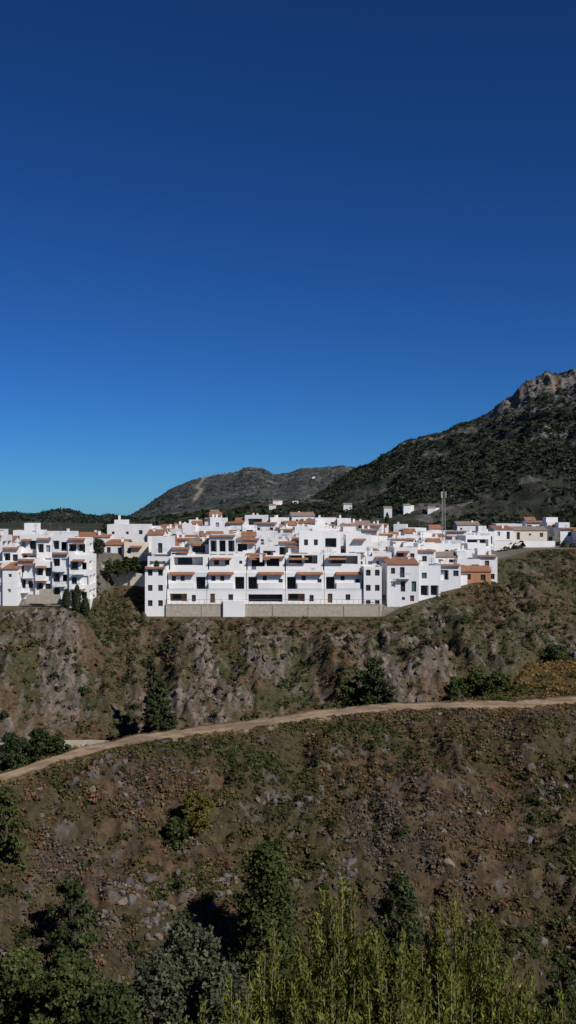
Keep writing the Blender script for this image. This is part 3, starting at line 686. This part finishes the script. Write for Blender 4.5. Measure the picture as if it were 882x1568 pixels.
for i,(a,b,t,D,rf) in enumerate([(-70,-30,826,197,'flat'),(-30,4,820,196,'strip'),(4,30,838,194,'strip'),(30,56,819,197,'flat'),(56,80,824,196,'strip'),(80,104,819,196,'flat'),(104,132,824,195,'strip'),(-20,20,822,206,'gable'),(20,60,812,210,'flat'),(60,110,814,212,'flat')]):
    house(a,b,t,D,roof=rf,seed=120+i,depth=7,ops='grid',wall=[W0,W1][i%2])
for i,(a,b,t,D,rf) in enumerate([(118,168,816,222,'gable'),(164,226,803,224,'flat'),(160,192,828,216,'shed'),(190,226,830,215,'flat'),(200,240,806,232,'flat'),(226,250,812,218,'gable'),(175,190,796,240,'flat')]):
    house(a,b,t,D,roof=rf,seed=140+i,depth=8,dens=.8,terr=.1,bot=872)
mb=MB()
p0=(bx(137,206),206,ez(862,206));p1=(bx(223,203),202.5,ez(880,203))
a=[(p0[0],p0[1],p0[2]-4),(p1[0],p1[1],p1[2]-3),(p1[0],p1[1],p1[2]),(p0[0],p0[1],p0[2])]
b=[(x,y+.5,z) for x,y,z in a]
mb.q(a,W2);mb.q(b[::-1],W2);mb.q([a[3],a[2],b[2],b[3]],W2);mb.q([a[1],b[1],b[2],a[2]],W2);mb.q([b[0],a[0],a[3],b[3]],W2)
mb.obj('road_parapet_wall')
for a0,b0,a1,b1,D in [(40,912,92,916,184.5),(92,918,137,924,184),(60,905,80,906,185.5)]:
    mb=MB();x0=bx(a0,D);x1=bx(a1,D);mb.box(0,x1-x0,0,.4,0,1.6,ST);mb.obj('garden_wall',(x0,D,ez((b0+b1)/2,D)-1.2))
def mast(a,top,D):
    x=bx(a,D);z=H1(x,D);h=ez(top,D)-z;mb=MB();w=.45
    L=[(-w,-w),(w,-w),(0,w)]
    def bar(p,q,t=.05,m=IR):
        p=Vector(p);q=Vector(q);d=(q-p).normalized();a=d.cross(Vector((.3,.9,.2))).normalized()*t;b=d.cross(a).normalized()*t
        c=[-a-b,a-b,a+b,-a+b]
        for i in range(4):
            j=(i+1)%4;mb.q([p+c[i],p+c[j],q+c[j],q+c[i]],m)
    n=int(h/1.1)
    for (px,py) in L: bar((px,py,0),(px*.6,py*.6,h-1.5),.05,W3)
    for k in range(n-1):
        za=k*(h-1.5)/(n-1);zc=(k+1)*(h-1.5)/(n-1);s0=1-.4*za/h;s1=1-.4*zc/h
        for i in range(3):
            j=(i+1)%3;bar((L[i][0]*s0,L[i][1]*s0,za),(L[j][0]*s1,L[j][1]*s1,zc),.022);bar((L[i][0]*s1,L[i][1]*s1,zc),(L[j][0]*s1,L[j][1]*s1,zc),.022)
    bar((0,0,h-1.6),(0,0,h),.05)
    for q,(px,py) in enumerate([(-.5,-.4),(.5,-.4),(0,.6)]): mb.box(px-.1,px+.1,py-.06,py+.06,h-3.0,h-1.6,W3)
    mb.obj('telecom_mast',(x,D,z))
mast(679,742,232)
def villa(a,b,D,w,seed):
    r=random.Random(seed);z=ez(b,D);x=bx(a,D);mb=MB()
    mb.body(0,w,0,8,-8,3.0,auto_ops(r,w,0,3.0,.3,.3,.9),r.choice([W0,W1]),r.choice(['old','flat','old']))
    if r.random()<.5: mb.body(w+.05,w*1.5,1,7,-8,2.2,auto_ops(r,w*.5,0,2.2,.1,.2,.8),W0,'flat')
    mb.obj('villa',(x,D,z))
for i,(a,b,D,w) in enumerate([(412,778,760,5),(448,773,800,4.5),(526,777,720,6),(588,783,640,5),(618,779,650,4.5),(655,783,640,5),(322,788,650,5),(418,771,820,5)]):
    villa(a,b,D,w,i)
for i in range(8):
    r=random.Random(i+900);villa(478+r.random()*34,744-r.random()*12,2350,7,i+70)
for i,(a,t,D) in enumerate([(593,785,300),(178,797,262),(352,786,290),(536,790,300),(500,783,300)]):
    x=bx(a,D);z=H1(x,D)-.3;cypress(x,D,max(4,ez(t,D)-z),1.8,z)
mb=MB();pts=[(-52,157.5,-35.2),(-44,156.5,-35.4),(-36,157.5,-35.2),(-30,158.5,-35.4),(-25,158,-35.6)]
for p,q in zip(pts[:-1],pts[1:]):
    a=[(p[0],p[1],p[2]-2),(q[0],q[1],q[2]-2),(q[0],q[1],q[2]),(p[0],p[1],p[2])];b=[(x,y+.6,z) for x,y,z in a]
    mb.q(a,ST);mb.q([a[3],a[2],b[2],b[3]],ST);mb.q(b[::-1],ST)
mb.obj('stone_channel_wall')

# ---------------------------------------------------------------- light, sky, camera
el,az=math.radians(40),math.radians(135)
sd=Vector((math.sin(az)*math.cos(el),math.cos(az)*math.cos(el),math.sin(el)))
ld=bpy.data.lights.new('sun','SUN');ld.energy=4.6;ld.angle=math.radians(.5);ld.color=(1,.955,.89)
lo=bpy.data.objects.new('sun',ld);scene.collection.objects.link(lo);lo.rotation_euler=(-sd).to_track_quat('-Z','Y').to_euler();lo.location=(0,0,200)
w=bpy.data.worlds.new('World');scene.world=w;w.use_nodes=True;nt=w.node_tree;nt.nodes.clear()
sky=nt.nodes.new('ShaderNodeTexSky');sky.sky_type='NISHITA';sky.sun_disc=False;sky.sun_elevation=el;sky.sun_rotation=az
sky.altitude=2600;sky.air_density=1.0;sky.dust_density=.4;sky.ozone_density=4.5
gm=nt.nodes.new('ShaderNodeGamma');gm.inputs[1].default_value=1.22
mx=nt.nodes.new('ShaderNodeMix');mx.data_type='RGBA';mx.blend_type='MULTIPLY';mx.inputs[0].default_value=1;mx.inputs[7].default_value=(.165,.41,.68,1)
bg=nt.nodes.new('ShaderNodeBackground');bg.inputs[1].default_value=.062
wo=nt.nodes.new('ShaderNodeOutputWorld')
nt.links.new(sky.outputs[0],gm.inputs[0]);nt.links.new(gm.outputs[0],mx.inputs[6]);nt.links.new(mx.outputs[2],bg.inputs[0]);nt.links.new(bg.outputs[0],wo.inputs[0])
cd=bpy.data.cameras.new('camera');cam=bpy.data.objects.new('camera',cd);scene.collection.objects.link(cam)
cd.sensor_fit='VERTICAL';cd.sensor_height=24;cd.lens=24;cd.clip_end=30000;cd.clip_start=.1
cam.location=(0,0,0);cam.rotation_euler=(math.radians(90),0,0);scene.camera=cam
scene.view_settings.view_transform='Standard';scene.view_settings.look='None';scene.view_settings.exposure=0
